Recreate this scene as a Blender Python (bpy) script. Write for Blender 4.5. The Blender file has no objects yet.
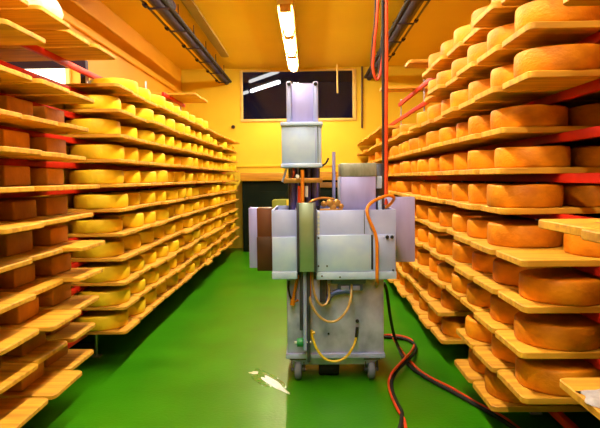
import bpy, bmesh, math, random
from mathutils import Vector, Matrix, Quaternion
rnd = random.Random(11)
S = bpy.context.scene
COL = S.collection
PI = math.pi

# ------------------------------------------------------------------ camera
F_PX = 565.0
YAW = math.atan(9.4 / F_PX); PITCH = math.atan(35.9 / F_PX); ROLL = -0.012
cam = bpy.data.cameras.new('camera')
cam.sensor_width = 36.0; cam.lens = 36.0 * F_PX / 600.0
cam.clip_start = 0.05; cam.clip_end = 60
camo = bpy.data.objects.new('camera', cam); COL.objects.link(camo)
CAMZ = 1.25
RM = Matrix.Rotation(YAW, 3, 'Z') @ Matrix.Rotation(PI/2 - PITCH, 3, 'X') @ Matrix.Rotation(ROLL, 3, 'Z')
camo.matrix_world = Matrix.Translation((0, 0, CAMZ)) @ RM.to_4x4()
S.camera = camo

def pix(x, y, Y):
    """world point at depth Y that the photograph shows at (x, y)"""
    d = RM @ Vector(((x - 300) / F_PX, (214 - y) / F_PX, -1))
    t = Y / d.y
    return Vector((d.x * t, Y, CAMZ + d.z * t))
def floor_pt(x, y, z=0.0):
    d = RM @ Vector(((x - 300) / F_PX, (214 - y) / F_PX, -1))
    t = (z - CAMZ) / d.z
    return Vector((d.x * t, d.y * t, z))

# ------------------------------------------------------------------ materials
def node_mat(name):
    m = bpy.data.materials.new(name); m.use_nodes = True
    nt = m.node_tree; nt.nodes.clear()
    out = nt.nodes.new('ShaderNodeOutputMaterial')
    b = nt.nodes.new('ShaderNodeBsdfPrincipled')
    nt.links.new(b.outputs[0], out.inputs[0])
    return m, nt, b, out
def N(nt, t, **kw):
    n = nt.nodes.new(t)
    for k, v in kw.items():
        if k in n.inputs: n.inputs[k].default_value = v
        else: setattr(n, k, v)
    return n
def mat(name, c, c2=None, rough=0.5, metal=0.0, scale=6.0, stretch=(1, 1, 1), bump=0.0, rand=0.0, detail=4.0, rough_var=0.0,
        lo=0.35, hi=0.65, spec=None, coat=0.0, bscale=None, dist=0.0):
    m, nt, b, out = node_mat(name)
    b.inputs['Roughness'].default_value = rough
    b.inputs['Metallic'].default_value = metal
    if spec is not None: b.inputs['Specular IOR Level'].default_value = spec
    if coat: b.inputs['Coat Weight'].default_value = coat
    c4 = (*c, 1)
    tc = N(nt, 'ShaderNodeTexCoord')
    mp = N(nt, 'ShaderNodeMapping'); mp.inputs['Scale'].default_value = stretch
    nt.links.new(tc.outputs['Object'], mp.inputs[0])
    vec = mp.outputs[0]
    oi = None
    if rand:
        oi = N(nt, 'ShaderNodeObjectInfo')
        ad = N(nt, 'ShaderNodeVectorMath', operation='MULTIPLY_ADD')
        cmb = N(nt, 'ShaderNodeCombineXYZ')
        for k in range(3): nt.links.new(oi.outputs['Random'], cmb.inputs[k])
        nt.links.new(cmb.outputs[0], ad.inputs[0]); ad.inputs[1].default_value = (37, 53, 71)
        nt.links.new(mp.outputs[0], ad.inputs[2]); vec = ad.outputs[0]
    nz = N(nt, 'ShaderNodeTexNoise'); nz.inputs['Scale'].default_value = scale; nz.inputs['Detail'].default_value = detail
    nz.inputs['Distortion'].default_value = dist
    nt.links.new(vec, nz.inputs['Vector'])
    cr = N(nt, 'ShaderNodeValToRGB')
    cr.color_ramp.elements[0].position = lo; cr.color_ramp.elements[1].position = hi
    cr.color_ramp.elements[0].color = (*(c2 or c), 1); cr.color_ramp.elements[1].color = c4
    nt.links.new(nz.outputs[0], cr.inputs[0])
    colout = cr.outputs[0]
    if rand:
        hs = N(nt, 'ShaderNodeHueSaturation')
        mr = N(nt, 'ShaderNodeMapRange'); mr.inputs[3].default_value = 1 - rand; mr.inputs[4].default_value = 1 + rand
        nt.links.new(oi.outputs['Random'], mr.inputs[0]); nt.links.new(mr.outputs[0], hs.inputs['Value'])
        nt.links.new(colout, hs.inputs['Color']); colout = hs.outputs[0]
    nt.links.new(colout, b.inputs['Base Color'])
    if rough_var:
        mr2 = N(nt, 'ShaderNodeMapRange'); mr2.inputs[3].default_value = max(0.02, rough - rough_var); mr2.inputs[4].default_value = rough + rough_var
        nt.links.new(nz.outputs[0], mr2.inputs[0]); nt.links.new(mr2.outputs[0], b.inputs['Roughness'])
    if bump:
        n2 = nz
        if bscale:
            n2 = N(nt, 'ShaderNodeTexNoise'); n2.inputs['Scale'].default_value = bscale; n2.inputs['Detail'].default_value = 3
            nt.links.new(vec, n2.inputs['Vector'])
        bp = N(nt, 'ShaderNodeBump'); bp.inputs['Strength'].default_value = bump; bp.inputs['Distance'].default_value = 0.01
        nt.links.new(n2.outputs[0], bp.inputs['Height']); nt.links.new(bp.outputs[0], b.inputs['Normal'])
    return m
def emit(name, c, s):
    m = bpy.data.materials.new(name); m.use_nodes = True
    nt = m.node_tree; nt.nodes.clear()
    o = nt.nodes.new('ShaderNodeOutputMaterial'); e = nt.nodes.new('ShaderNodeEmission')
    e.inputs[0].default_value = (*c, 1); e.inputs[1].default_value = s
    nt.links.new(e.outputs[0], o.inputs[0])
    return m

LAMP = 132.0
M = dict(
    wall=mat('yellow_wall_paint', (0.92, 0.62, 0.03), (0.88, 0.56, 0.025), rough=0.45, scale=1.3, spec=0.4),
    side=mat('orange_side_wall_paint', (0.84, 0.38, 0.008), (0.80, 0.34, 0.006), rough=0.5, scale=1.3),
    ceil=mat('yellow_ceiling_paint', (0.92, 0.60, 0.012), (0.88, 0.55, 0.010), rough=0.5, scale=1.0),
    floor=mat('green_epoxy_floor', (0.036, 0.23, 0.003), (0.022, 0.17, 0.002), rough=0.31, scale=2.2, rough_var=0.05, bump=0.10, bscale=55, spec=0.45),
    glint=mat('white_glint_paint', (0.92, 0.90, 0.75), (0.75, 0.8, 0.5), rough=0.08, scale=22, lo=0.3, hi=0.5),
    water=mat('shallow_water', (0.05, 0.22, 0.01), rough=0.04, scale=30, bump=0.5, bscale=26, spec=0.7),
    wood=mat('pine_plank_wood', (0.80, 0.38, 0.022), (0.54, 0.21, 0.010), rough=0.6, scale=3.2, stretch=(0.7, 9, 9), bump=0.15, rand=0.10, lo=0.3, hi=0.6),
    wood_dark=mat('brown_wood', (0.42, 0.19, 0.03), (0.26, 0.11, 0.02), rough=0.6, scale=4, stretch=(1, 8, 8)),
    orange=mat('orange_cheese_rind', (0.92, 0.30, 0.007), (0.60, 0.155, 0.004), rough=0.52, scale=9, bump=0.35, rand=0.13, lo=0.25, hi=0.62, detail=7, bscale=60, stretch=(1, 1, 1.6), spec=0.25),
    yellow=mat('yellow_cheese_rind', (0.95, 0.62, 0.018), (0.84, 0.46, 0.012), rough=0.5, scale=8, bump=0.25, rand=0.08, lo=0.25, hi=0.6, detail=6, bscale=60, spec=0.25),
    brown=mat('brown_cheese_rind', (0.66, 0.27, 0.018), (0.45, 0.16, 0.010), rough=0.6, scale=8, bump=0.3, rand=0.15, lo=0.25, hi=0.65, detail=6, bscale=60),
    white_rind=mat('white_cloth_wrap', (0.95, 0.88, 0.72), (0.85, 0.75, 0.5), rough=0.7, scale=14, stretch=(1, 1, 0.3), bump=0.5),
    red=mat('red_painted_steel', (0.72, 0.022, 0.008), (0.60, 0.016, 0.006), rough=0.45, spec=0.2, scale=7),
    steel=mat('galvanised_steel_post', (0.62, 0.62, 0.82), (0.45, 0.45, 0.66), rough=0.3, metal=0.85, scale=9),
    darkbeam=mat('dark_steel_beam', (0.045, 0.03, 0.07), (0.03, 0.02, 0.045), rough=0.6, spec=0.2, scale=8),
    metal=mat('brushed_steel_sheet', (0.52, 0.58, 1.0), (0.38, 0.44, 0.88), rough=0.34, metal=0.22, scale=7, rough_var=0.10, detail=6, lo=0.3, hi=0.72, bump=0.03),
    metal_light=mat('bright_steel_sheet', (0.60, 0.74, 1.0), (0.44, 0.58, 0.98), rough=0.36, metal=0.15, scale=9, rough_var=0.08, detail=6, lo=0.3, hi=0.7),
    metal_mauve=mat('mauve_steel_sheet', (0.50, 0.48, 0.98), (0.42, 0.40, 0.88), rough=0.4, metal=0.35, scale=8, stretch=(3, 3, 0.6), lo=0.3, hi=0.7),
    metal_worn=mat('worn_steel_sheet', (0.64, 0.64, 1.0), (0.26, 0.28, 0.56), rough=0.34, metal=0.22, scale=9, stretch=(1, 1, 0.8), detail=8, lo=0.28, hi=0.62, rough_var=0.1, bump=0.04),
    metal_green=mat('polished_steel_channel', (0.42, 0.52, 0.44), (0.32, 0.44, 0.3), rough=0.3, metal=0.7, scale=6, rough_var=0.08),
    metal_olive=mat('dull_olive_steel', (0.36, 0.36, 0.30), (0.26, 0.27, 0.2), rough=0.45, metal=0.3, scale=14, stretch=(3, 3, 1)),
    metal_dark=mat('dark_steel', (0.10, 0.105, 0.15), (0.06, 0.06, 0.09), rough=0.35, metal=0.6, scale=9),
    copper=mat('brown_panel', (0.15, 0.036, 0.006), (0.10, 0.024, 0.004), rough=0.4, scale=5),
    wood_dark2=mat('dark_brown_cover', (0.07, 0.022, 0.006), (0.05, 0.015, 0.004), rough=0.4, scale=6),
    blue=mat('blue_anodised_cylinder', (0.16, 0.16, 0.62), (0.10, 0.10, 0.42), rough=0.3, metal=0.5, scale=8),
    bluegrey=mat('blue_grey_casting', (0.14, 0.18, 0.50), (0.08, 0.11, 0.34), rough=0.4, metal=0.4, scale=9),
    rubber=mat('black_rubber', (0.014, 0.012, 0.014), (0.022, 0.02, 0.022), rough=0.6, spec=0.2, scale=10),
    tyre=mat('grey_rubber_tyre', (0.22, 0.23, 0.34), (0.15, 0.16, 0.24), rough=0.5, scale=12),
    hose_red=mat('red_hose', (0.78, 0.07, 0.012), (0.62, 0.05, 0.01), rough=0.35, scale=12),
    hose_orange=mat('orange_hose', (0.90, 0.27, 0.012), (0.8, 0.22, 0.01), rough=0.35, scale=12),
    hose_beige=mat('amber_hose', (0.66, 0.42, 0.14), (0.5, 0.3, 0.09), rough=0.3, scale=12),
    hose_yellow=mat('yellow_hose', (0.85, 0.58, 0.02), (0.75, 0.48, 0.02), rough=0.35, scale=12),
    green=mat('green_valve_paint', (0.02, 0.30, 0.08), (0.015, 0.22, 0.06), rough=0.4, scale=12),
    brass=mat('brass_fitting', (0.75, 0.40, 0.10), (0.5, 0.25, 0.06), rough=0.35, metal=0.6, scale=14),
    white=mat('white_plastic', (0.85, 0.83, 0.75), (0.8, 0.78, 0.7), rough=0.5, scale=6),
    cloth=mat('white_cloth', (0.88, 0.80, 0.82), (0.72, 0.62, 0.66), rough=0.85, scale=25, bump=0.4),
    frame=mat('painted_window_frame', (0.88, 0.62, 0.20), (0.8, 0.52, 0.12), rough=0.4, scale=5),
    strip=mat('olive_shade_strip', (0.42, 0.27, 0.03), (0.38, 0.24, 0.03), rough=0.7, scale=3),  # dull tone standing in for a likely shadow on the ceiling
    conduit=mat('cable_conduit', (0.14, 0.065, 0.015), (0.09, 0.04, 0.01), rough=0.5, metal=0.0, scale=6),
    cab=mat('dark_green_cabinet_paint', (0.005, 0.011, 0.005), (0.004, 0.008, 0.004), rough=0.8, scale=4, spec=0.15),
    olive=mat('olive_plastic', (0.26, 0.28, 0.02), (0.2, 0.22, 0.02), rough=0.5, scale=8),
    navy_shade=mat('navy_shade_behind_racks', (0.022, 0.02, 0.06), (0.016, 0.014, 0.04), rough=0.45, scale=3),
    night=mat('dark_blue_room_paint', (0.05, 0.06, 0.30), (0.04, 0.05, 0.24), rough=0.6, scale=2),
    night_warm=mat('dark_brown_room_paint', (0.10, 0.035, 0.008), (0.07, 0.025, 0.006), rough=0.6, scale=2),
    tube=emit('lit_tube', (1.0, 0.90, 0.66), LAMP),
    tube2=emit('lit_tube_next_room', (1.0, 0.95, 0.8), 9.0), tube3=emit('dim_tube_next_room', (1.0, 0.95, 0.8), 1.2),
    day=emit('bright_window_pane', (1.0, 0.93, 0.72), 4.2),
)
M['floor'].node_tree.nodes['Principled BSDF'].inputs['Specular Tint'].default_value = (1.0, 0.8, 0.06, 1)
# window glass: mostly clear, some mirror
def glass_mat():
    m, nt, b, out = node_mat('window_glass')
    nt.nodes.remove(b)
    tr = N(nt, 'ShaderNodeBsdfTransparent'); tr.inputs[0].default_value = (0.8, 0.82, 0.9, 1)
    gl = N(nt, 'ShaderNodeBsdfGlossy'); gl.inputs['Roughness'].default_value = 0.03
    fr = N(nt, 'ShaderNodeFresnel'); fr.inputs[0].default_value = 1.45
    mx = N(nt, 'ShaderNodeMixShader')
    nt.links.new(fr.outputs[0], mx.inputs[0]); nt.links.new(tr.outputs[0], mx.inputs[1]); nt.links.new(gl.outputs[0], mx.inputs[2])
    nt.links.new(mx.outputs[0], out.inputs[0])
    return m
M['glass'] = glass_mat()

# ------------------------------------------------------------------ mesh helpers
class MB:
    def __init__(self): self.bm = bmesh.new()
    def box(self, a, b, bev=0.0, seg=2):
        a = Vector(a); b = Vector(b)
        lo = Vector((min(a.x, b.x), min(a.y, b.y), min(a.z, b.z))); hi = Vector((max(a.x, b.x), max(a.y, b.y), max(a.z, b.z)))
        r = bmesh.ops.create_cube(self.bm, size=1.0)
        c = (lo + hi) / 2; d = hi - lo
        for v in r['verts']: v.co = Vector((c.x + v.co.x * d.x, c.y + v.co.y * d.y, c.z + v.co.z * d.z))
        if bev:
            es = list({e for v in r['verts'] for e in v.link_edges})
            bmesh.ops.bevel(self.bm, geom=es, offset=min(bev, min(d) * 0.45), segments=seg, affect='EDGES', profile=0.5)
        return self
    def ring_loft(self, rings, cap=True, closed=False):
        vs = [[self.bm.verts.new(p) for p in r] for r in rings]
        n = len(vs[0])
        pairs = list(zip(vs[:-1], vs[1:])) + ([(vs[-1], vs[0])] if closed else [])
        for A, B in pairs:
            for i in range(n):
                try: self.bm.faces.new((A[i], A[(i + 1) % n], B[(i + 1) % n], B[i]))
                except ValueError: pass
        if cap and not closed:
            self.bm.faces.new(list(reversed(vs[0]))); self.bm.faces.new(vs[-1])
        return self
    def cyl(self, a, b, r, r2=None, n=16):
        a = Vector(a); b = Vector(b); r2 = r if r2 is None else r2
        d = (b - a).normalized()
        u = d.orthogonal().normalized(); w = d.cross(u)
        f = lambda c, q: [c + (u * math.cos(2 * PI * i / n) + w * math.sin(2 * PI * i / n)) * q for i in range(n)]
        return self.ring_loft([f(a, r), f(b, r2)])
    def disc(self, a, b, r, bev=0.2, n=24):
        """a short drum with rounded rims (wheels, knobs)"""
        a = Vector(a); b = Vector(b); d = (b - a); L = d.length; d.normalize()
        u = d.orthogonal().normalized(); w = d.cross(u); k = min(bev * r, L * 0.45)
        f = lambda t, q: [a + d * t + (u * math.cos(2 * PI * i / n) + w * math.sin(2 * PI * i / n)) * q for i in range(n)]
        return self.ring_loft([f(0, r - k), f(k * .3, r - k * .3), f(k, r), f(L - k, r), f(L - k * .3, r - k * .3), f(L, r - k)])
    def tube(self, pts, r, n=10, sub=6, smooth=True):
        pts = [Vector(p) for p in pts]
        if smooth and len(pts) > 2:
            P = [pts[0] * 2 - pts[1]] + pts + [pts[-1] * 2 - pts[-2]]
            out = []
            for i in range(1, len(P) - 2):
                for k in range(sub):
                    t = k / sub; p0, p1, p2, p3 = P[i - 1:i + 3]
                    out.append(0.5 * ((2 * p1) + (p2 - p0) * t + (2 * p0 - 5 * p1 + 4 * p2 - p3) * t * t + (3 * p1 - p0 - 3 * p2 + p3) * t ** 3))
            out.append(pts[-1]); pts = out
        tan = [(pts[min(i + 1, len(pts) - 1)] - pts[max(i - 1, 0)]).normalized() for i in range(len(pts))]
        u = tan[0].orthogonal().normalized(); rings = []
        for i, p in enumerate(pts):
            u = (u - tan[i] * u.dot(tan[i])).normalized(); w = tan[i].cross(u)
            rings.append([p + (u * math.cos(2 * PI * k / n) + w * math.sin(2 * PI * k / n)) * r for k in range(n)])
        return self.ring_loft(rings)
    def prism(self, poly, z0, z1, bev=0.0):
        """outline in x, y extruded along z"""
        self.ring_loft([[Vector((x, y, z0)) for x, y in poly], [Vector((x, y, z1)) for x, y in poly]])
        return self
    def mesh(self, name, m, smooth=35):
        bmesh.ops.recalc_face_normals(self.bm, faces=self.bm.faces)
        if smooth:
            for f in self.bm.faces: f.smooth = True
            for e in self.bm.edges:
                if len(e.link_faces) == 2 and e.calc_face_angle(0) > math.radians(smooth): e.smooth = False
        me = bpy.data.meshes.new(name); self.bm.to_mesh(me); self.bm.free()
        me.materials.append(m)
        return me
    def build(self, name, m, parent=None, label=None, origin=None, smooth=35):
        if origin is not None and parent is None:
            bmesh.ops.translate(self.bm, verts=self.bm.verts, vec=-Vector(origin))
        elif parent is not None:
            bmesh.ops.translate(self.bm, verts=self.bm.verts, vec=-world_loc(parent))
        me = self.mesh(name, M[m], smooth)
        o = bpy.data.objects.new(name, me); COL.objects.link(o)
        if parent is not None: o.parent = parent
        elif origin is not None: o.location = origin
        if label: o['label'] = label
        return o
def world_loc(o):
    v = Vector(o.location)
    while o.parent is not None: o = o.parent; v += Vector(o.location)
    return v
def tag(o, label, cat, group=None):
    o['label'] = label; o['category'] = cat
    if group: o['group'] = group
    return o
def thing(name, loc, label, cat, group=None):
    o = bpy.data.objects.new(name, None); COL.objects.link(o); o.location = loc; o.empty_display_size = 0.1
    return tag(o, label, cat, group)
def struct(o): o['kind'] = 'structure'; return o
def inst(name, me, loc, rz=0.0, scale=None):
    o = bpy.data.objects.new(name, me); COL.objects.link(o); o.location = loc; o.rotation_euler = (0, 0, rz)
    if scale: o.scale = scale
    return o
def bx(a, b, bev=0.0): return MB().box(a, b, bev)

# ------------------------------------------------------------------ the room
XL, XR, YB, YF, ZC = -2.25, 2.08, 10.15, -3.2, 3.2
T = 0.15
struct(bx((XL - T, YF - T, -T), (XR + T, YB + T, 0)).build('floor', 'floor'))
struct(bx((XL - T, YF - T, ZC), (XR + T, YB + T, ZC + T)).build('ceiling', 'ceil'))
struct(bx((XR, YF, 0), (XR + T, YB, ZC)).build('wall_right', 'side'))
struct(bx((XL, YF - T, 0), (XR, YF, ZC)).build('wall_front', 'wall'))
# left wall with the bright window opening
wy0, wy1, wz0, wz1 = 4.3, 5.62, 1.82, 2.62
w = MB()
w.box((XL - T, YF, 0), (XL, wy0, ZC)); w.box((XL - T, wy1, 0), (XL, YB, ZC))
w.box((XL - T, wy0, 0), (XL, wy1, wz0)); w.box((XL - T, wy0, wz1), (XL, wy1, ZC))
struct(w.build('wall_left', 'side'))
win2 = struct(bx((XL - T + .01, wy0, wz0), (XL - T + .02, wy1, wz1)).build('window_2', 'day'))
f = MB()
for a, b in (((wy0, wz0), (wy1, wz0 + .04)), ((wy0, wz1 - .04), (wy1, wz1)), ((wy0, wz0), (wy0 + .04, wz1)), ((wy1 - .04, wz0), (wy1, wz1))):
    f.box((XL - T + .02, a[0], a[1]), (XL - T + .06, b[0], b[1]))
f.build('window_frame', 'frame', win2)
# back wall with the dark window
bx0, bx1, bz0, bz1 = pix(242, 100, YB).x, pix(353.5, 100, YB).x, pix(298, 119.5, YB).z, pix(298, 70, YB).z
bz1 = min(bz1, ZC - 0.03)
w = MB()
w.box((XL, YB, 0), (bx0, YB + T, ZC)); w.box((bx1, YB, 0), (XR, YB + T, ZC))
w.box((bx0, YB, 0), (bx1, YB + T, bz0)); w.box((bx0, YB, bz1), (bx1, YB + T, ZC))
struct(w.build('wall_back', 'wall'))
win1 = struct(bx((bx0, YB + .07, bz0), (bx1, YB + .078, bz1)).build('window_1', 'glass'))
f = MB(); fw = .045
f.box((bx0 - .03, YB - .025, bz0 - .03), (bx1 + .05, YB + .05, bz0 + .015), .006); f.box((bx0, YB - .01, bz1 - .02), (bx1, YB + .05, bz1 + .01), .004)
f.box((bx0 - .03, YB - .015, bz0), (bx0 + .015, YB + .05, bz1), .005); f.box((bx1 - .015, YB - .025, bz0), (bx1 + .05, YB + .05, bz1), .006)
f.build('window_frame', 'frame', win1)
# dark room behind the glass
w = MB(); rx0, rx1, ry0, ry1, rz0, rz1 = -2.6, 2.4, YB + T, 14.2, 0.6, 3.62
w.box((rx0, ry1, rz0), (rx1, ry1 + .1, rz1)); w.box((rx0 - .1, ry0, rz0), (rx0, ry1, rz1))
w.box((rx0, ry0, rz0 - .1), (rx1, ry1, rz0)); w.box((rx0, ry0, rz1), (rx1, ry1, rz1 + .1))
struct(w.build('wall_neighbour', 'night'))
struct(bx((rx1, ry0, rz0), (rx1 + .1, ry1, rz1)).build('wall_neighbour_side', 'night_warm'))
for (p, q, ya, yb, lab) in (((251.5, 91), (279, 82), 12.6, 11.6, 'lit tube lamp seen through the dark window, lower one of the pair'),
                       ((250, 81.5), (278, 71.5), 12.4, 11.2, 'lit tube lamp seen through the dark window, upper one of the pair'),
                       ((232, 97), (247.5, 92), 13.2, 12.6, 'lit tube lamp cut off by the left edge of the dark window')):
    a, b = pix(*p, ya), pix(*q, yb)
    t = thing('tube_lamp', (a + b) / 2, lab, 'lamp', 'lamps in the dark room behind the window')
    MB().cyl(a, b, .035).build('tube', 'tube2' if 'lower' in lab else 'tube3', t)
    up = Vector((0, 0, .06)); MB().cyl(a + up, b + up, .022, n=8).build('housing', 'metal_dark', t)
t = thing('tube_lamp', (1.75, 11.6, rz1), 'unseen tube lamp added to light the dark room, right of the window', 'lamp')  # unseen tube added to brighten the blue walls next door
MB().cyl((1.75, 11.0, rz1 - .06), (1.75, 12.2, rz1 - .06), .035).build('tube', 'tube2', t)
bx((1.72, 11.0, rz1 - .03), (1.78, 12.2, rz1)).build('housing', 'metal_dark', t)
# wall seams / ledges on both side walls and back wall
struct(bx((XL, YF, 2.72), (XL + .045, YB, 2.80), .012).build('trim_1', 'side'))
struct(bx((XR - .045, YF, 2.72), (XR, YB, 2.80), .012).build('trim_2', 'side'))
zt = pix(262, 166, YB).z
struct(bx((XL, YB - .02, zt - .02), (XR, YB, zt + .02), .006).build('trim_3', 'wall'))
struct(bx((XL, YF, 0), (XL + .02, YB, .12)).build('baseboard_left', 'floor'))
struct(bx((XR - .02, YF, 0), (XR, YB, .12)).build('baseboard_right', 'floor'))
struct(bx((XL + .02, YF, .12), (XL + .035, YB, 1.80), .0).build('shade_band_left', 'navy_shade'))  # deep shade behind the left rack, painted as a dark blue band
struct(bx((XR - .035, YF, .12), (XR - .02, YB, 2.05), .0).build('shade_band_right', 'navy_shade'))  # same painted shade behind the right rack
# pipe and wire on the back wall beside the window
p0, p1 = pix(362, 62, YB - .018), pix(362, 128, YB - .018); p0.z = ZC
o = MB().cyl(p0, p1, .018, n=10).build('conduit_pipe', 'conduit', origin=p1)
tag(o, 'thin brown vertical conduit pipe on back wall right of the dark window', 'pipe')
p = pix(337, 60, YB - .22); q = pix(337.5, 93, YB - .22); p.z = ZC
o = MB().cyl(p, q, .014, n=8).build('hanging_rod', 'frame', origin=p)
tag(o, 'thin yellow rod hanging from ceiling before the dark window', 'rod')
p = pix(233.5, 127, YB)
t = thing('wall_sensor', p, 'small round dark sensor on back wall left of the window', 'sensor')
MB().disc(p + Vector((0, 0, 0)), p + Vector((0, -.03, 0)), .035).build('base', 'conduit', t)
MB().disc(p + Vector((0, -.03, 0)), p + Vector((0, -.05, 0)), .018).build('eye', 'rubber', t)

# ------------------------------------------------------------------ ceiling lamps
LX = -0.235; LZ = 3.085
def ceiling_lamp(y0, y1, lab):
    t = thing('ceiling_light', (LX, (y0 + y1) / 2, ZC), lab, 'lamp', 'tube lights along the ceiling')
    b = MB(); b.box((LX - .09, y0, LZ + .035), (LX + .09, y1, ZC), .01)
    for sx in (-1, 1): b.box((LX + sx * .08, y0, LZ - .012), (LX + sx * .09, y1, LZ + .05))
    b.build('housing', 'frame', t)
    for ya, yb in ((y0, y0 + .07), (y1 - .07, y1)): bx((LX - .06, ya, LZ - .04), (LX + .06, yb, LZ + .04), .01).build('end_cap', 'brass', t)
    b = MB(); prof = [(.05 * math.cos(a), .035 - .075 * abs(math.sin(a)) ** .8) for a in [-PI * k / 10 for k in range(11)]]
    b.ring_loft([[Vector((LX + x, y0 + .07, LZ + z)) for x, z in prof], [Vector((LX + x, y1 - .07, LZ + z)) for x, z in prof]])
    b.build('diffuser', 'tube', t)
ceiling_lamp(6.20, 7.34, 'lit ceiling tube light nearest the camera, longest of three in view')
ceiling_lamp(7.40, 8.54, 'lit ceiling tube light in the middle of the visible row')
ceiling_lamp(8.60, 9.74, 'lit ceiling tube light farthest away, just before the dark window')
for y0, lab in ((4.58, 'just beyond the picture edge'), (3.40, 'above the machine'), (2.20, 'above the nearest left wheels'), (1.05, 'overhead, before the camera'), (-.6, 'behind the camera'), (-2.25, 'at the near end wall')):
    ceiling_lamp(y0, y0 + 1.14, 'lit ceiling tube light out of view, ' + lab)

# ------------------------------------------------------------------ cable trays
def tray(x, z, y0, y1, name_lab, side):
    t = thing('cable_tray', (x, y1, z), name_lab, 'cable tray')
    MB().cyl((x, y0, z), (x, y1, z), .046, n=14).build('large_pipe', 'darkbeam', t)
    MB().cyl((x - side * .075, y0, z + .02), (x - side * .075, y1, z + .02), .024, n=10).build('pipe', 'conduit', t)
    MB().cyl((x + side * .07, y0, z + .01), (x + side * .07, y1, z + .01), .022, n=10).build('pipe', 'rubber', t)
    MB().cyl((x - side * .13, y0, z - .01), (x - side * .13, y1, z - .01), .012, n=8).build('wire', 'conduit', t)
    y = y0 + .5
    while y < y1 - .2:
        b = MB(); b.box((x - .10, y, z - .058), (x + .10, y + .04, z - .048)); b.cyl((x, y + .02, z - .05), (x, y + .02, ZC), .006, n=6)
        b.disc((x - side * .13, y - .02, z - .02), (x - side * .13, y + .05, z - .02), .022, n=10)
        b.build('hanger', 'darkbeam', t); y += .85
    return t
tr = tray(-1.44, 2.96, 2.5, 10.12, 'dark bundle of pipes and cables hung below ceiling on the left', 1)
MB().disc((-1.47, 3.0, 3.09), (-1.47, 6.15, 3.09), .075, .3).build('duct_pipe', 'darkbeam', tr)
tray(1.08, 3.0, 2.5, 10.12, 'dark bundle of pipes and cables hung below ceiling on the right', -1)
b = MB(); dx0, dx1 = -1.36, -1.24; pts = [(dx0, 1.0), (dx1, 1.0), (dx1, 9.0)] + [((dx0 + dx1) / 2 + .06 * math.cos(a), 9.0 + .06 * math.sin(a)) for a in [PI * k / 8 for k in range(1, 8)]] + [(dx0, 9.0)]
b.prism(pts, ZC - .03, ZC)  # flat olive strip under the ceiling modelling a likely pipe shadow, rounded far end
tag(b.build('ceiling_shade_strip', 'strip', origin=(-1.30, 5, ZC)), 'flat olive strip for a likely shadow along the yellow ceiling beside the left pipes', 'strip')

# ------------------------------------------------------------------ racks, planks, cheeses
PITCH_Z = 0.36
def RH(j): return CAMZ - (-0.745 + 0.1845 * j)      # underside of right planks, j = 10 lowest .. -1 top
def LH(k): return CAMZ - (0.997 - 0.1587 * k)       # underside of left planks, k = 0 lowest .. 12
R_POSTS = [2.93 + 1.44 * i for i in range(5)] + [1.49]
L_POSTS = [3.93 + 1.44 * i for i in range(5)] + [2.49]
def rack(side, xpost, xrail, xback, posts, levels, y0, y1, tops, lab, railh):
    t = thing('storage_rack', (xpost, (y0 + y1) / 2, 0), lab, 'rack')
    for py in posts:
        top = tops(py)
        for xx in (xpost, xback):
            b = MB(); b.cyl((xx, py, .006), (xx, py, top), .0080, n=12); b.box((xx - .03, py - .03, 0), (xx + .03, py + .03, .008))
            b.build('post', 'steel', t)
        a, c = sorted((xpost, xback))
        bx((a + .008, py - .012, .06), (c - .008, py + .012, .10)).build('cross_beam', 'darkbeam', t)
    for (zz, ya, yb, ends) in levels:
        for xx in (xrail, xback - side * .026):
            bx((xx - .015, ya, zz - railh), (xx + .015, yb, zz), .004).build('rail', 'red', t)
    return t
RX, RRX, RBX = 1.177, 1.154, 1.80
lv = [(RH(j), 1.2, 10.1, 0) for j in range(0, 11)] + [(RH(-1), 2.93, 7.25, 0)]
rr = rack(1, RX, RRX, RBX, R_POSTS, lv, 1.2, 10.1, lambda py: RH(-1) + .05 if py < 7.3 else RH(0) + .1, 'steel storage rack with red rails full of orange wheels on the right', .042)
LX_, LRX, LBX = -1.527, -1.504, -2.10
lv = [(LH(k), 1.8, 10.1, 0) for k in range(0, 11)] + [(LH(11), 1.8, 4.3, 0), (LH(12), 5.9, 6.9, 0)]
lr = rack(-1, LX_, LRX, LBX, L_POSTS, lv, 1.8, 10.1, lambda py: LH(12) + .02 if 5 < py < 7 else LH(11) - .0 if py < 4.5 else LH(10) + .1, 'steel storage rack with red rails full of yellow wheels on the left', .036)
# dark upright and cross beam at the end of the near left bay
bx((LX_ - .05, 3.945, 1.62), (LX_ - .012, 3.995, 2.085)).build('upright', 'darkbeam', lr)
bx((LBX, 3.945, 2.035), (LX_ - .05, 3.985, 2.085)).build('top_beam', 'darkbeam', lr)

# plank: long axis local x, front end at local x = 0 going to +x; origin on the underside
def plank_mesh(name, L, W, H, seed):
    r = random.Random(seed); n = 5
    c = .028
    poly = [(c, -W / 2)] + [(L - .004, -W / 2), (L, -W / 2 + .004), (L, W / 2 - .004), (L - .004, W / 2)] + [(c, W / 2)]
    for k in range(1, n): a = PI / 2 * k / n; poly.append((c - c * math.sin(a), W / 2 - c + c * math.cos(a)))
    poly += [(0, W / 2 - c), (0, -W / 2 + c)]
    for k in range(1, n): a = PI / 2 * k / n; poly.append((c - c * math.cos(a), -W / 2 + c - c * math.sin(a)))
    e = .003; sh = lambda z, s: [Vector((L / 2 + (x - L / 2) * (1 - s * 2 / L), y * (1 - s * 2 / W), z)) for x, y in poly]
    b = MB(); b.ring_loft([sh(0, e), sh(e, 0), sh(H - e, 0), sh(H, e)])
    return b.mesh(name, M['wood'])
RL, LL, PW, PTR, PTL = 1.10, 0.93, 0.342, 0.028, 0.022
PR = [plank_mesh('right_plank_mesh', RL, PW - .004 * i, PTR, i) for i in range(3)]
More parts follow.
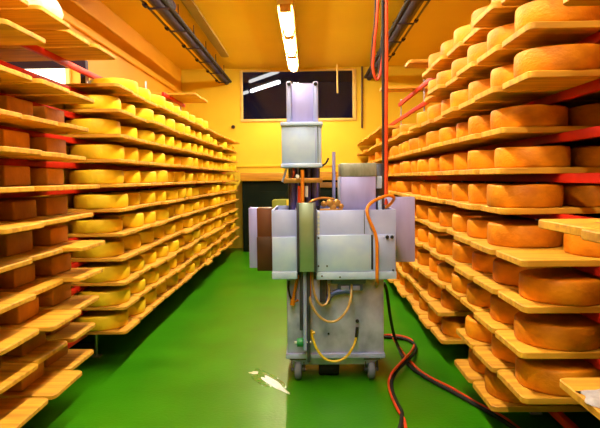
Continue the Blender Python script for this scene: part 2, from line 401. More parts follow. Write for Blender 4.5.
PL = [plank_mesh('left_plank_mesh', LL, PW - .004 * i, PTL, 10 + i) for i in range(3)]
PN = plank_mesh('narrow_plank_mesh', RL, .24, PTR, 33)
def wheel_mesh(name, r, h, seed, m, bulge=.002, rim=.011):
    g = random.Random(seed); n = 44
    prof = [(0.0, 0.0), (r * .6, 0.0), (r - rim, 0.0), (r - rim * .35, rim * .22), (r, rim * .9), (r + bulge, h * .5), (r, h - rim * .9), (r - rim * .35, h - rim * .22), (r - rim, h), (r * .6, h - .002), (0, h - .003)]
    ph = [g.uniform(0, 6.28) for _ in range(3)]
    b = MB(); rings = []
    for q, z in prof[1:-1]:
        rings.append([Vector((math.cos(a) * q * (1 + .008 * math.sin(2 * a + ph[0]) + .004 * math.sin(5 * a + ph[1])), math.sin(a) * q * (1 + .008 * math.sin(2 * a + ph[0]) + .004 * math.sin(5 * a + ph[1])), z + (z > h * .5) * .002 * math.sin(3 * a + ph[2]))) for a in [2 * PI * k / n for k in range(n)]])
    b.ring_loft(rings)
    return b.mesh(name, M[m], 60)
WO = [wheel_mesh('orange_wheel_mesh', .172 - .002 * (i % 2), .106 - .003 * i, 40 + i, 'orange') for i in range(4)]
WY = [wheel_mesh('yellow_wheel_mesh', .172 - .002 * (i % 2), .098 - .004 * i, 50 + i, 'yellow') for i in range(4)]
WW = wheel_mesh('white_wheel_mesh', .155, .115, 60, 'white_rind', .01, .03)
def block_mesh(name, a, c, h, m):
    b = MB(); b.box((-a / 2, -c / 2, 0), (a / 2, c / 2, h), .008, 3); return b.mesh(name, M[m], 50)
BK = [block_mesh('square_cheese_mesh', .27, .24 - .01 * i, .102 - .006 * i, 'brown') for i in range(3)]

ORD = ['lowest', 'second', 'third', 'fourth', 'fifth', 'sixth', 'seventh', 'eighth', 'ninth', 'tenth', 'eleventh', 'twelfth', 'thirteenth', 'fourteenth', 'fifteenth', 'sixteenth', 'seventeenth', 'eighteenth', 'nineteenth', 'twentieth', 'twenty-first', 'twenty-second', 'twenty-third', 'twenty-fourth', 'twenty-fifth']
def shelf(n): return 'lowest shelf' if n == 0 else ORD[n] + ' shelf up'
def nth(n): return 'nearest' if n == 0 else ORD[n]
planks = []       # (z, side, level_from_floor, x_front, z_world, object maker)
cheeses = []

# ---- right rack
def right_has_plank(j, s):
    yc = 2.93 + PITCH_Z * (s + .5)
    if s < -2 or yc > 10.0: return False
    if j in (3, 4, 5, 10) and s < -1: return False
    if j in (9, 10) and s == 1: return False
    if j == 0: return s < 4
    if j == 1: return s < 4 or s >= 10
    if j == 2: return True
    return True
def right_has_wheel(j, s):
    yc = 2.93 + PITCH_Z * (s + .5)
    if j == 0: return s < 4
    if j == 1: return s < 4
    if j == 2: return s <= 4 or s in (7, 8, 12)
    if j == 3: return s <= 9 or s in (11, 12, 15)
    return not (s in (6,) and j in (5, 8))
extra_right = {}
for j in range(0, 11):
    for s in range(-2, 20):
        if not right_has_plank(j, s): continue
        yc = 2.93 + PITCH_Z * (s + .5)
        xf = .85 + rnd.uniform(-.028, .028)
        if s == -2: xf = .845 + rnd.uniform(-.012, .012)
        planks.append(dict(y=yc, side='right', lv=10 - j, x=xf, z=RH(j), me=PR[rnd.randrange(3)], rz=rnd.uniform(-.006, .006)))
        if right_has_wheel(j, s):
            xc = 1.055 + rnd.uniform(-.02, .02)
            if j == 6 and s == -2: xc = 1.262
            cheeses.append(dict(y=yc + rnd.uniform(-.004, .004), x=xc, z=RH(j) + PTR, side='right', lv=10 - j, kind='o', row=0, me=WO[rnd.randrange(4)]))
            if s in (-2, -1, 0, 1) :
                cheeses.append(dict(y=yc + rnd.uniform(-.004, .004), x=xc + .37, z=RH(j) + PTR, side='right', lv=10 - j, kind='o', row=1, me=WO[rnd.randrange(4)]))
# ---- left rack
for k in range(0, 11):
    for s in range(0, 17):
        yc = 3.57 + PITCH_Z * (s + .5)
        if yc > 10.0: continue
        xf = -1.20 + rnd.uniform(-.025, .025)
        if s == 0: xf = -1.195
        planks.append(dict(y=yc, side='left', lv=k, x=xf, z=LH(k), me=PL[rnd.randrange(3)], rz=PI + rnd.uniform(-.006, .006)))
        if k == 10 and s > 9: continue
        if k == 9 and s in (12, 14) or k == 10 and s == 0: continue
        cheeses.append(dict(y=yc + rnd.uniform(-.006, .006), x=-1.405 + rnd.uniform(-.025, .02), z=LH(k) + PTL, side='left', lv=k, kind='y', row=0, me=WY[rnd.randrange(4)]))
        if s == 0: cheeses.append(dict(y=yc, x=-1.405 - .345, z=LH(k) + PTL, side='left', lv=k, kind='y', row=1, me=WY[rnd.randrange(4)]))
for k in range(0, 12):
    for s in (-2, -3, -4):          # near left bay
        yc = 3.57 + PITCH_Z * (s + .5)
        if k == 10 and s != -4: continue
        xf = -1.20 + rnd.uniform(-.055, .04)
        if k == 10: xf = -1.13
        planks.append(dict(y=yc, side='left', lv=k, x=xf, z=LH(k), me=PL[rnd.randrange(3)], rz=PI + rnd.uniform(-.012, .012)))
        if k <= 8: cheeses.append(dict(y=yc + rnd.uniform(-.03, .02), x=-1.495 + rnd.uniform(-.02, .02), z=LH(k) + PTL, side='left', lv=k, kind='b', row=0, me=BK[rnd.randrange(3)]))
planks.append(dict(y=3.39, side='left', lv=11, x=-1.19, z=LH(11), me=PL[0], rz=PI))
for s in range(7, 9):
    planks.append(dict(y=3.57 + PITCH_Z * (s + .5), side='left', lv=12, x=-1.21 + rnd.uniform(-.02, .02), z=LH(12), me=PL[1], rz=PI))

# ---- label and link: nearest 300 planks singly, the far rest as one object
from collections import defaultdict
def by_row(items):
    d = defaultdict(list)
    for it in items: d[(it['side'], it['lv'], it.get('kind'), it.get('row'))].append(it)
    for v in d.values():
        v.sort(key=lambda q: q['y'])
        for i, it in enumerate(v): it['i'] = i; it['n'] = len(v)
by_row(planks); by_row(cheeses)
special = [
    dict(x=.845, y=1.95 - PITCH_Z / 2, z=RH(1), me=PR[0], rz=.0, label='near wooden plank cut by the upper right picture edge, carrying nothing'),
    dict(x=.775, y=1.95 - PITCH_Z / 2, z=RH(5), me=PR[1], rz=.01, label='pulled-out wooden plank with a white patch at right picture edge'),
    dict(x=.745, y=1.59 - PITCH_Z / 2, z=RH(5), me=PR[2], rz=.0, label='nearest pulled-out wooden plank, cut off at the right edge halfway up'),
    dict(x=.855, y=1.95 - PITCH_Z / 2, z=RH(8), me=PR[0], rz=.0, label='wooden plank with a white cloth at lower right picture corner'),
    dict(x=.83, y=4.82, z=RH(-1), me=PN, rz=0, label='narrow bare plank high on right rack, nearer of two under the ceiling'),
    dict(x=.78, y=6.17, z=RH(-1), me=PN, rz=0, label='narrow bare plank high on right rack, farther of two behind the hose'),
]
for d in special:
    o = inst('shelf_plank', d['me'], (d['x'], d['y'], d['z']), d['rz'])
    tag(o, d['label'], 'plank', 'wooden planks on the racks')
planks.sort(key=lambda d: d['y'])
CAP = 300 - len(special)
for d in planks[:CAP]:
    o = inst('shelf_plank', d['me'], (d['x'], d['y'], d['z']), d['rz'])
    tag(o, f"wooden plank on {d['side']} rack, {shelf(d['lv'])}, {nth(d['i'])} plank from near end", 'plank', 'wooden planks on the racks')
bm = bmesh.new()
for d in planks[CAP:]:
    t = bmesh.new(); t.from_mesh(d['me'])
    bmesh.ops.transform(t, matrix=Matrix.Translation((d['x'], d['y'], d['z'])) @ Matrix.Rotation(d['rz'], 4, 'Z'), verts=t.verts)
    tmp = bpy.data.meshes.new('tmp'); t.to_mesh(tmp); t.free(); bm.from_mesh(tmp); bpy.data.meshes.remove(tmp)
me = bpy.data.meshes.new('far_planks'); bm.to_mesh(me); bm.free(); me.materials.append(M['wood'])
o = inst('shelf_planks', me, (0, 0, 0)); o['kind'] = 'stuff'
tag(o, 'far wooden planks of both racks towards the yellow back wall', 'planks')
for d in cheeses:
    kn = {'o': 'orange_cheese_wheel', 'y': 'yellow_cheese_wheel', 'b': 'square_cheese'}[d['kind']]
    o = inst(kn, d['me'], (d['x'], d['y'], d['z'] + .0005), rnd.uniform(0, 6.28) if d['kind'] != 'b' else rnd.uniform(-.05, .05))
    what = {'o': 'orange cheese wheel', 'y': 'yellow cheese wheel', 'b': 'brown square cheese'}[d['kind']]
    if d['row']: lab = f"{what} set back behind the front row, {d['side']} rack, {shelf(d['lv'])}, {nth(d['i'])}"
    else: lab = f"{what} fronting {d['side']} rack, {shelf(d['lv'])}, {nth(d['i'])} from near end"
    tag(o, lab, 'cheese', {'o': 'orange cheese wheels on the right rack', 'y': 'yellow cheese wheels on the left rack', 'b': 'square cheeses at the near end of the left rack'}[d['kind']])
o = inst('wrapped_cheese_wheel', WW, (-1.37, 2.80, LH(11) + PTL)); tag(o, 'white cheese wheel on the topmost left plank at upper picture edge', 'cheese')

# cloth and thin white patch on the near right planks
def rag(name, c, sx, sy, lab, cat, seed, m='cloth', hgt=.02):
    g = random.Random(seed); b = MB(); nx, ny = 10, 8; V = {}
    for i in range(nx + 1):
        for k in range(ny + 1):
            u, v = i / nx - .5, k / ny - .5
            x = u * sx * (1 + .15 * math.sin(7 * v + seed)); y = v * sy * (1 + .2 * math.sin(6 * u + seed))
            edge = min(1, (0.5 - abs(u)) * 6, (0.5 - abs(v)) * 6)
            V[i, k] = b.bm.verts.new((c[0] + x, c[1] + y, c[2] + .002 + hgt * max(0, edge) * (.5 + .5 * math.sin(9 * u + 5 * v + g.uniform(-.6, .6)))))
    for i in range(nx):
        for k in range(ny): b.bm.faces.new((V[i, k], V[i + 1, k], V[i + 1, k + 1], V[i, k + 1]))
    r = bmesh.ops.solidify(b.bm, geom=b.bm.faces[:], thickness=.002)
    tag(b.build(name, m, origin=c), lab, cat)
p = pix(592, 393, 1.78)
rag('cleaning_cloth', (p.x + .05, 1.74, RH(8) + PTR), .18, .13, 'crumpled white cloth on the lowest near plank at right edge', 'cloth', 3)
rag('white_patch', (.775 + .175, 1.72, RH(5) + PTR), .12, .07, 'small white patch on the pulled-out plank at right edge', 'paper', 5, 'white', .004)

# ------------------------------------------------------------------ bench and cabinet at the far end
by = 9.55
zt = pix(270, 172.5, by).z; zb = pix(262, 181, by).z
t = thing('work_cabinet', (-.2, by + .25, 0), 'dark green cabinet with orange-brown wooden top against the back wall', 'cabinet')
bx((-1.14, by + .06, .0), (.74, YB - .03, zb), .01).build('body', 'cab', t)
bx((-1.16, by, zb), (.76, YB - .02, zt), .01).build('worktop', 'wood', t)
bx((0.02, by + .035, pix(262, 186.5, by).z - .03), (.70, by + .06, pix(262, 183, by).z), .004).build('shelf_edge', 'wood_dark', t)
for xx in (-.62, -.16, .3):
    bx((xx - .22, by + .045, .12), (xx + .22, by + .06, zb - .18), .004).build('door', 'cab', t)
p = pix(281, 210, 8.6)
t = thing('crate', (p.x, 8.7, 0), 'olive green crate stack behind the machine before the dark cabinet', 'crate')
z1 = pix(281, 200, 8.6).z; xa, xb = pix(272, 205, 8.6).x, pix(289, 205, 8.6).x
bx((xa, 8.6, 0.0), (xb, 9.0, z1), .015).build('body', 'olive', t)
bx((xb - .04, 8.575, z1 - .2), (xb, 8.6, z1), .005).build('handle', 'hose_yellow', t)

# ------------------------------------------------------------------ the cheese machine
FY = 3.40
mc = thing('cheese_machine', (pix(335, 300, FY).x, FY + .3, 0), 'wheeled grey steel cheese turning machine standing in the middle of the green aisle', 'machine')
def pbox(x0, y0, x1, y1, Y, D, m, name, bev=.006, parent=mc, label=None):
    ym, xm = (y0 + y1) / 2, (x0 + x1) / 2
    a = Vector((pix(x0, ym, Y).x, Y, pix(xm, y1, Y).z)); b = Vector((pix(x1, ym, Y).x, Y + D, pix(xm, y0, Y).z))
    return bx(a, b, bev).build(name, m, parent, label)
# lower body
body = pbox(287, 277, 384, 354, FY, .60, 'metal_worn', 'lower_body', .01)
zl0, zl1 = pix(335, 358, FY).z, pix(335, 353, FY).z
bx((pix(286, 355, FY).x, FY - .015, zl0), (pix(385, 355, FY).x, FY + .62, zl1), .006).build('rim', 'metal', body)
b = MB(); xa, xb = pix(289, 360, FY).x, pix(382, 360, FY).x; xc, xd = pix(300, 366, FY).x, pix(371, 366, FY).x; zc = pix(335, 366, FY).z
rings = [[Vector((xa, FY, zl0)), Vector((xb, FY, zl0)), Vector((xd, FY + .03, zc)), Vector((xc, FY + .03, zc))], [Vector((xa, FY + .58, zl0)), Vector((xb, FY + .58, zl0)), Vector((xd, FY + .55, zc)), Vector((xc, FY + .55, zc))]]
b.ring_loft(rings).build('drip_tray', 'metal_worn', mc)
# casters
for (cx, cy) in ((pix(298, 370, FY).x, FY + .05), (pix(372, 370, FY).x, FY + .05), (pix(298, 370, FY).x, FY + .52), (pix(372, 370, FY).x, FY + .52)):
    r = .062
    k = MB()
    for sx in (-1, 1):
        k.ring_loft([[Vector((cx + sx * .034, cy - .04, zl0)), Vector((cx + sx * .034, cy + .04, zl0)), Vector((cx + sx * .034, cy + .018, r - .01)), Vector((cx + sx * .034, cy - .018, r - .01))],
                     [Vector((cx + sx * .040, cy - .04, zl0)), Vector((cx + sx * .040, cy + .04, zl0)), Vector((cx + sx * .040, cy + .018, r - .01)), Vector((cx + sx * .040, cy - .018, r - .01))]])
    k.box((cx - .05, cy - .05, zl0 - .012), (cx + .05, cy + .05, zl0)); k.cyl((cx - .045, cy, r), (cx + .045, cy, r), .01)
    co = k.build('caster', 'metal_dark', mc)
    MB().disc((cx - .022, cy, r), (cx + .022, cy, r), r, .25).build('wheel', 'tyre', co)
# black drum and block underneath
xa, xb = pix(319, 375, FY).x, pix(340, 375, FY).x
b = MB(); b.disc((xa, FY + .13, .07), (xb, FY + .13, .07), .07, .15); b.box((xa + .02, FY + .10, .07), (xb - .02, FY + .16, zc + .02))
b.build('black_drum', 'rubber', mc, 'black drum under the body')
# upper housing
HY = FY - .12
def shell(x0, y0, x1, y1, Y, D, m, name):
    ym, xm = (y0 + y1) / 2, (x0 + x1) / 2; q = .010
    a, c = pix(x0, ym, Y).x, pix(x1, ym, Y).x; z0, z1 = pix(xm, y1, Y).z, pix(xm, y0, Y).z
    b = MB(); b.box((a, Y, z0), (c, Y + q, z1), .002); b.box((a, Y + q, z0), (a + q, Y + D, z1)); b.box((c - q, Y + q, z0), (c, Y + D, z1))
    b.box((a + q, Y + D - q, z0), (c - q, Y + D, z1)); b.box((a + q, Y + q, z0), (c - q, Y + D - q, z0 + q))
    return b.build(name, m, mc)
hl = shell(272, 210, 297, 279, HY, .55, 'metal', 'housing')
hr = shell(316, 210, 396, 279, HY, .55, 'metal', 'housing')
pbox(272.6, 237, 296.5, 271.5, HY - .008, .008, 'metal_light', 'front_panel', .003, hl)
pbox(272, 271.8, 297, 279.4, HY - .014, .014, 'metal_light', 'bottom_lip', .004, hl)
pbox(316.5, 235, 371.5, 271.5, HY - .008, .008, 'metal_light', 'front_panel', .003, hr)
pbox(373.2, 234.5, 395.6, 271.5, HY - .008, .008, 'metal', 'side_panel', .003, hr)
pbox(371.2, 235, 373.0, 269.5, HY - .010, .008, 'rubber', 'slot', .001, hr, 'narrow black slot')
pbox(316.5, 272, 396.5, 279.4, HY - .014, .014, 'metal_light', 'bottom_lip', .001, hr)
pbox(364, 210.5, 364.6, 234, HY - .004, .004, 'metal_dark', 'seam', .0, hr)
for (px, py) in ((387.2, 237), (391.8, 237)):
    c = pix(px, py, HY - .008); MB().disc(c, c - Vector((0, .014, 0)), .0105).build('button', 'rubber', hr, 'black round button')
for (px, py) in ((318.5, 238), (318.5, 266), (327, 266), (322, 276), (340, 277), (377, 238), (377, 266), (393, 270)):
    c = pix(px, py, HY - .008); MB().disc(c, c - Vector((0, .008, 0)), .0055, n=10).build('screw', 'metal_dark', hr)
b = MB()
for py in (213, 217, 221, 225, 229, 233): 
    a = pix(317.5, py, HY); b.box((a.x, HY - .004, a.z - .008), (a.x + .012, HY, a.z + .008))
b.build('notch_strip', 'white', hr)
bx((pix(296.5, 240, HY + .12).x, HY + .12, pix(306, 281, HY + .12).z), (pix(316.5, 240, HY + .12).x, HY + .15, pix(306, 206, HY + .12).z), .003).build('added_gap_cover', 'metal_dark', mc)  # dark plate added to hide the lit body top behind the channel
# wings
pbox(249, 208, 258, 268, FY + .28, .10, 'metal_mauve', 'wing_panel', .004)
pbox(257.2, 208, 272, 270, FY + .16, .12, 'copper', 'wing_panel', .004, mc, 'dark brown wing panel')
pbox(257.0, 237, 272.2, 271, FY + .15, .01, 'wood_dark2', 'wing_cover', .003, mc, 'dark brown lower cover')
pbox(380, 197, 415, 262, FY + .44, .03, 'metal_mauve', 'wing_panel', .004)
# guide channel in front
ch = pbox(298, 203, 315.5, 272, HY - .05, .05, 'metal_green', 'guide_channel', .004)
pbox(296.8, 203, 299.2, 272, HY - .062, .07, 'metal_dark', 'flange', .002, ch)
pbox(313.8, 203, 316.2, 272, HY - .062, .07, 'metal_dark', 'flange', .002, ch)
# mast
MY = FY + .10
ms = pbox(288.5, 83.5, 316, 126, MY, .14, 'metal_mauve', 'mast', .006)
for (x0, x1) in ((286.2, 291.5), (312.8, 318)):
    a = pix((x0 + x1) / 2, 82, MY); c = pix((x0 + x1) / 2, 126, MY); r = (pix(x1, 100, MY).x - pix(x0, 100, MY).x) / 2
    b = MB(); b.box((a.x - r, MY - .03, c.z), (a.x + r, MY + .05, a.z), .008)
    g = b.build('guide_rail', 'metal', ms)
    p = pix((x0 + x1) / 2, 84, MY - .03); MB().disc(p, p - Vector((0, .012, 0)), .011).build('bolt', 'rubber', g)
mh = pbox(281.5, 124, 321.5, 165, MY - .10, .30, 'metal_light', 'mast_box', .008)
pbox(280.3, 121.8, 322.8, 125.5, MY - .115, .32, 'metal_light', 'top_rim', .004, mh)
pbox(280.8, 163.5, 322.3, 167.5, MY - .115, .32, 'metal_light', 'bottom_rim', .004, mh)
pbox(315.3, 126, 316.2, 163.5, MY - .106, .008, 'metal', 'edge_strip', .001, mh)
pbox(317.6, 126, 318.2, 163.5, MY - .106, .008, 'metal_dark', 'edge_strip', .0, mh)
MB().tube([pix(322, 166, MY), pix(326, 163, MY), pix(328.5, 158, MY)], .006).build('lever', 'rubber', mh)
# cylinders between mast box and housing
for (x0, x1, m, nm, y0, y1) in ((290.5, 296.5, 'blue', 'piston', 167, 212), (306, 311, 'blue', 'piston', 167, 212), (312, 318.5, 'blue', 'piston', 167, 206), (299.5, 302.5, 'metal_dark', 'piston_rod', 167, 206), (296.8, 299, 'metal', 'piston_rod', 167, 206)):
    Y = MY + .05; a, c = pix((x0 + x1) / 2, y0, Y), pix((x0 + x1) / 2, y1, Y)
    MB().cyl(c, a, (pix(x1, 190, Y).x - pix(x0, 190, Y).x) / 2, n=18).build(nm, m, mc)
pbox(288.5, 167, 320, 212, MY + .14, .10, 'metal_dark', 'back_frame', .004)
pbox(283.5, 178, 322.5, 183, MY - .08, .20, 'brass', 'cross_plate', .004, mc, 'tan cross plate')
b = MB(); a, c = pix(287, 167, MY - .06), pix(282.5, 182, MY - .06); b.cyl(a, c, .007, n=8); b.build('stay_rod', 'metal_light', mc)
b = MB(); b.cyl(pix(302.5, 170, MY - .1), pix(302.5, 206, MY - .1), .011); b.build('tube', 'hose_orange', mc, 'orange upright tube')
b = MB(); b.tube([pix(293, 168, MY - .05), pix(294, 172, MY - .08), pix(293, 177.5, MY - .05)], .007); b.build('tube', 'hose_red', mc, 'short red tube')
b = MB(); b.cyl(pix(299.5, 186, MY - .06), pix(299.5, 206, MY - .06), .012); b.build('tube', 'hose_red', mc, 'red upright tube')
b = MB(); b.cyl(pix(306.5, 186, MY - .05), pix(306.5, 197, MY - .05), .010); b.build('tube', 'white', mc, 'white upright tube')
p = pix(297.5, 176.5, MY - .1); MB().disc(p, p - Vector((0, .02, 0)), .012).build('knob', 'white', mc)
# upright rod and valve block
b = MB(); b.cyl(pix(333.8, 152, FY + .25), pix(333.8, 212, FY + .25), .0105); b.build('upright_rod', 'metal_mauve', mc)
b = MB()
for (x, y, r) in ((324, 204, .018), (330, 203, .024), (337, 203, .022), (341, 206, .016), (333, 207.5, .02)):
    p = pix(x, y, FY + .05); b.disc(p - Vector((.0, .02, 0)), p + Vector((0, .03, 0)), r)
b.tube([pix(305, 207, FY), pix(312, 201, FY), pix(322, 198, FY + .03), pix(334, 199, FY + .05)], .008)
b.build('valve_block', 'brass', mc)
b = MB(); zz = pix(333, 209.5, FY).z
b.box((pix(320, 209, FY).x, FY + .02, pix(333, 211, FY).z - .02), (pix(343, 209, FY).x, FY + .12, zz)); b.build('valve_plate', 'brass', mc)
# side box
sb = pbox(340.5, 176, 376, 212, FY + .10, .28, 'metal_mauve', 'side_box', .008)
pbox(340.5, 163, 376.5, 176.5, FY + .095, .285, 'metal_olive', 'top_cover', .006, sb, 'dull greenish top cover')
pbox(339.3, 177, 342, 205, FY + .15, .2, 'metal_light', 'side_flange', .003, sb)
pbox(376, 176, 382, 188.5, FY + .14, .10, 'metal_light', 'hinge_box', .005, sb)
pbox(376, 163.5, 384, 212, FY + .26, .06, 'metal_dark', 'back_plate', .004, sb)
b = MB(); b.cyl(pix(380, 196, FY + .1), pix(380, 212, FY + .1), .013); b.build('hose_stub', 'metal_light', mc)
# orange hose loop over the housing
hp = [(386, 208, .12), (392, 202, .08), (393.5, 197.5, .03), (388, 195.6, .0), (378, 199, -.05), (370, 204, -.10), (367, 210, -.145), (369, 219, -.15), (373.5, 229, -.15), (376.5, 239, -.15), (377, 258, -.15), (377, 279, -.15), (377.5, 283, -.10), (376, 286, -.03)]
MB().tube([pix(x, y, FY + d) for x, y, d in hp], .0095, sub=8).build('hose', 'hose_orange', mc, 'orange hose looping over the housing')
# pipes below the guide channel
for (x, r, y1, m) in ((301.2, .011, 330, 'metal_dark'), (304.8, .012, 350, 'metal'), (308.5, .010, 362, 'metal_dark')):
    MB().cyl(pix(x, 270, FY - .10), pix(x + .4, y1, FY - .10), r, n=14).build('drain_pipe', m, mc)
for (x, y1) in ((322, 302), (325, 302)):
    MB().cyl(pix(x, 278, FY - .05), pix(x, y1, FY - .05), .013, n=14).build('short_pipe', 'metal_dark', mc)
MB().tube([pix(x, y, FY - .08 + d) for x, y, d in ((307.5, 270, 0), (308, 288, -.01), (311, 303, -.03), (317, 314, -.04), (326, 321, -.04), (336, 321, -.04), (345, 313, -.04), (350, 302, -.03), (351.5, 290, .0), (351.5, 284, .03))], .0075).build('hose', 'hose_beige', mc, 'amber hose hanging in a wide loop')
MB().tube([pix(x, y, FY - .07 + d) for x, y, d in ((312, 270, 0), (313, 286, -.01), (316, 298, -.03), (321, 305, -.03), (326, 304, -.02), (329, 297, .0), (329, 284, .03))], .0075).build('hose', 'hose_beige', mc, 'amber hose hanging in a tight loop')
MB().cyl(pix(309, 270, FY - .09), pix(309, 296, FY - .085), .012).build('tube', 'hose_orange', mc, 'orange tube below the channel')
MB().tube([pix(x, y, FY - .05) for x, y in ((327, 303), (329, 297), (334, 293), (342, 291), (352, 291))], .017).build('elbow_pipe', 'bluegrey', mc)
gb = pbox(338, 281, 363, 291, FY - .06, .06, 'bluegrey', 'pump_block', .006)
for x0, x1 in ((341, 349), (352, 360)): pbox(x0, 286, x1, 290.5, FY - .066, .008, 'metal_mauve', 'label_plate', .002, gb)
pbox(331, 278, 366, 284, FY - .08, .09, 'bluegrey', 'pump_mount', .006)
# orange lever frame on the left
b = MB(); A, B_, C_ = pix(298, 275, FY - .04), pix(292, 304, FY - .04), pix(298.5, 300, FY - .04)
b.tube([A, B_, C_], .009, smooth=False); b.cyl(pix(293, 300, FY - .04), pix(292.3, 305, FY - .04), .014)
b.build('lever', 'hose_orange', mc, 'orange lever left of the drain pipes')
MB().tube([pix(289, 281, FY - .03), pix(288.5, 288, FY - .05), pix(290, 296, FY - .04), pix(292, 300, FY - .03)], .006).build('hose', 'rubber', mc, 'short black hose')
# green valve with rod, yellow hose
a, c = pix(297, 342.5, FY - .10), pix(303.5, 342.5, FY - .10)
va = MB().disc(a, c, .026, .15).build('valve', 'green', mc, 'green round valve')
MB().cyl(pix(294.5, 342.5, FY - .1), pix(311.5, 342, FY - .1), .0075).build('valve_rod', 'white', va)
b = MB(); b.cyl(pix(306, 334, FY - .06), pix(315, 332.5, FY - .06), .010); b.cyl(pix(311, 330, FY - .06), pix(312.5, 339, FY - .06), .010); b.build('fitting', 'hose_yellow', mc, 'yellow hose fitting')
MB().tube([pix(x, y, FY - .06 + d) for x, y, d in ((312.5, 337, 0), (315.5, 346, -.02), (321, 355, -.03), (329, 360.5, -.04), (338, 361, -.04), (347, 356, -.03), (353, 347, -.02), (356, 338, .02))], .0075).build('hose', 'hose_yellow', mc, 'yellow hose hanging in a loop across the body')
b = MB(); b.cyl(pix(356, 339, FY - .02), pix(357.3, 327, FY - .012), .009); b.disc(pix(357.3, 321, FY), pix(357.3, 321, FY - .02), .011); b.build('hose_connector', 'rubber', mc, 'black hose connector')
p = pix(328.5, 333.5, FY); MB().disc(p, p - Vector((0, .008, 0)), .006).build('screw', 'rubber', mc)

# ------------------------------------------------------------------ hoses and cables
def cable(name, pts, r, m, lab, cat): 
    o = MB().tube(pts, r, sub=8).build(name, m, origin=pts[0]); return tag(o, lab, cat)
HYY = FY + .50
top = pix(384.5, 0, HYY); top.z = ZC
cable('hanging_hose', [Vector((pix(386.5, 0, HYY).x, HYY, ZC)), pix(386.6, 40, HYY), pix(386.3, 110, HYY), pix(386.2, 170, HYY), pix(386, 205, HYY - .06)], .0125, 'hose_red', 'red hose hanging straight down from the ceiling behind the machine', 'hose')
cable('hanging_cable', [Vector((pix(383.2, 0, HYY).x, HYY + .01, ZC)), pix(383.2, 40, HYY + .01), pix(383.6, 110, HYY + .01), pix(383.8, 170, HYY + .01), pix(384, 205, HYY - .05)], .0125, 'rubber', 'black cable hanging beside the straight red hose', 'cable')
lp = [(383, -12), (377.5, 10), (374.8, 40), (373, 66), (375, 77), (378, 79), (381, 70), (383.5, 45), (385, 10), (386, -14)]
lpp = [pix(x, y, HYY + .06) for x, y in lp]; lpp[0].z = lpp[-1].z = ZC
cable('hose_loop', lpp, .010, 'hose_red', 'red hose loop dangling below the ceiling at top of the straight hose', 'hose')
lp = [(380.5, -12), (375.5, 12), (373, 40), (371.6, 64), (373.5, 75), (378, 77), (379.5, 66), (381.5, 45), (383, 10), (384, -14)]
lpp = [pix(x, y, HYY + .09) for x, y in lp]; lpp[0].z = lpp[-1].z = ZC
cable('cable_loop', lpp, .009, 'rubber', 'black cable loop dangling behind the red hose loop', 'cable')
c1 = [(398, 346), (403, 357), (411, 367), (421, 374.5), (432, 381), (446, 388.5), (460, 396), (475, 404.5), (492, 414), (508, 424), (530, 440)]
g1 = [floor_pt(x, y, .012) for x, y in c1]
air = [pix(384, 283, FY + .5), pix(386.5, 290, FY + .55), pix(388, 300, FY + .6), pix(390.5, 318, FY + .7), pix(394, 335, FY + .78)]
cable('floor_cable', air + g1, .0115, 'rubber', 'thick black cable from machine trailing under the right rack', 'cable')
g2 = [floor_pt(x + 2.0 + .9 * math.sin(i * 1.9), y - 2.0, .010) for i, (x, y) in enumerate(c1[1:])]
cable('floor_hose', [floor_pt(392, 336, .010), floor_pt(397, 344, .010)] + g2, .0085, 'hose_red', 'red hose lying along the black cable toward right rack', 'hose')
c2 = [(383, 337), (392, 337.5), (402, 338.5), (411, 341.5), (415.5, 347), (413.5, 354), (405, 362.5), (396.5, 371), (391.5, 381), (392.5, 392), (397, 403), (401.5, 412), (401.5, 421), (399, 432), (397, 446)]
cable('floor_cable', [floor_pt(x, y, .034 if 5 <= i <= 7 else .012) for i, (x, y) in enumerate(c2)], .0115, 'rubber', 'thick black cable snaking across the floor toward the camera', 'cable')
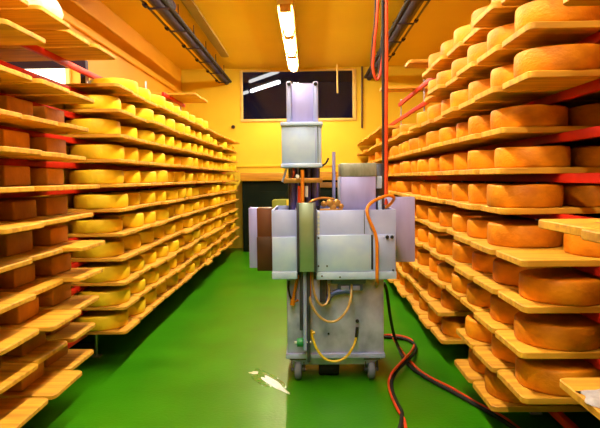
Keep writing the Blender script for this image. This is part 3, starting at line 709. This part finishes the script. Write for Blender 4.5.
c3 = [(382, 335), (392, 335), (402, 336.3), (410, 339), (414, 344.5), (411.5, 351), (402, 361.5), (393, 371.5), (388.8, 382), (391, 394), (396, 406), (400.5, 414), (404.5, 421), (406, 432), (406, 446)]
cable('floor_hose', [floor_pt(x, y, .056 if 5 <= i <= 7 else .010) for i, (x, y) in enumerate(c3)], .009, 'hose_red', 'red hose snaking beside the black cable toward the camera', 'hose')

# wet puddle, its white reflection painted on top
def blob(c, a, b_, ang, seed):
    g = random.Random(seed); p1, p2 = g.uniform(0, 6), g.uniform(0, 6); out = []
    for k in range(36):
        t = 2 * PI * k / 36; q = 1 + .16 * math.sin(3 * t + p1) + .12 * math.sin(5 * t + p2)
        u, v = a * math.cos(t) * q, b_ * math.sin(t) * q
        out.append((c.x + u * math.cos(ang) - v * math.sin(ang), c.y + u * math.sin(ang) + v * math.cos(ang)))
    return out
A, B2, C2 = floor_pt(263, 376), floor_pt(286, 392.5), floor_pt(254, 373)
cm = (A + B2) / 2; ang = math.atan2(B2.y - A.y, B2.x - A.x)
t = thing('puddle', cm, 'small puddle with painted white glint on green floor left of the machine wheel', 'puddle')
MB().prism(blob(floor_pt(267, 379), .17, .075, ang, 2), .0003, .0012).build('wet_patch', 'water', t)
MB().prism(blob(cm, (B2 - A).length / 2, .030, ang, 4), .0012, .003).build('painted_glint', 'glint', t)  # bright reflection on the water put in as white colour
MB().prism(blob(C2, .028, .022, 0, 6), .0012, .003).build('painted_glint', 'glint', t)

# ------------------------------------------------------------------ world and view
wd = bpy.data.worlds.new('world'); S.world = wd; wd.use_nodes = True
wd.node_tree.nodes['Background'].inputs[0].default_value = (0.02, 0.02, 0.03, 1)
wd.node_tree.nodes['Background'].inputs[1].default_value = 0.3
S.view_settings.view_transform = 'Standard'; S.view_settings.look = 'None'
S.view_settings.gamma = 1.0; S.view_settings.use_curve_mapping = False
S.view_settings.exposure = 0.0
S.cycles.use_denoising = True
S.cycles.max_bounces = 10; S.cycles.diffuse_bounces = 2; S.cycles.glossy_bounces = 5
S.cycles.caustics_reflective = False; S.cycles.caustics_refractive = False
S.cycles.sample_clamp_indirect = 6.0
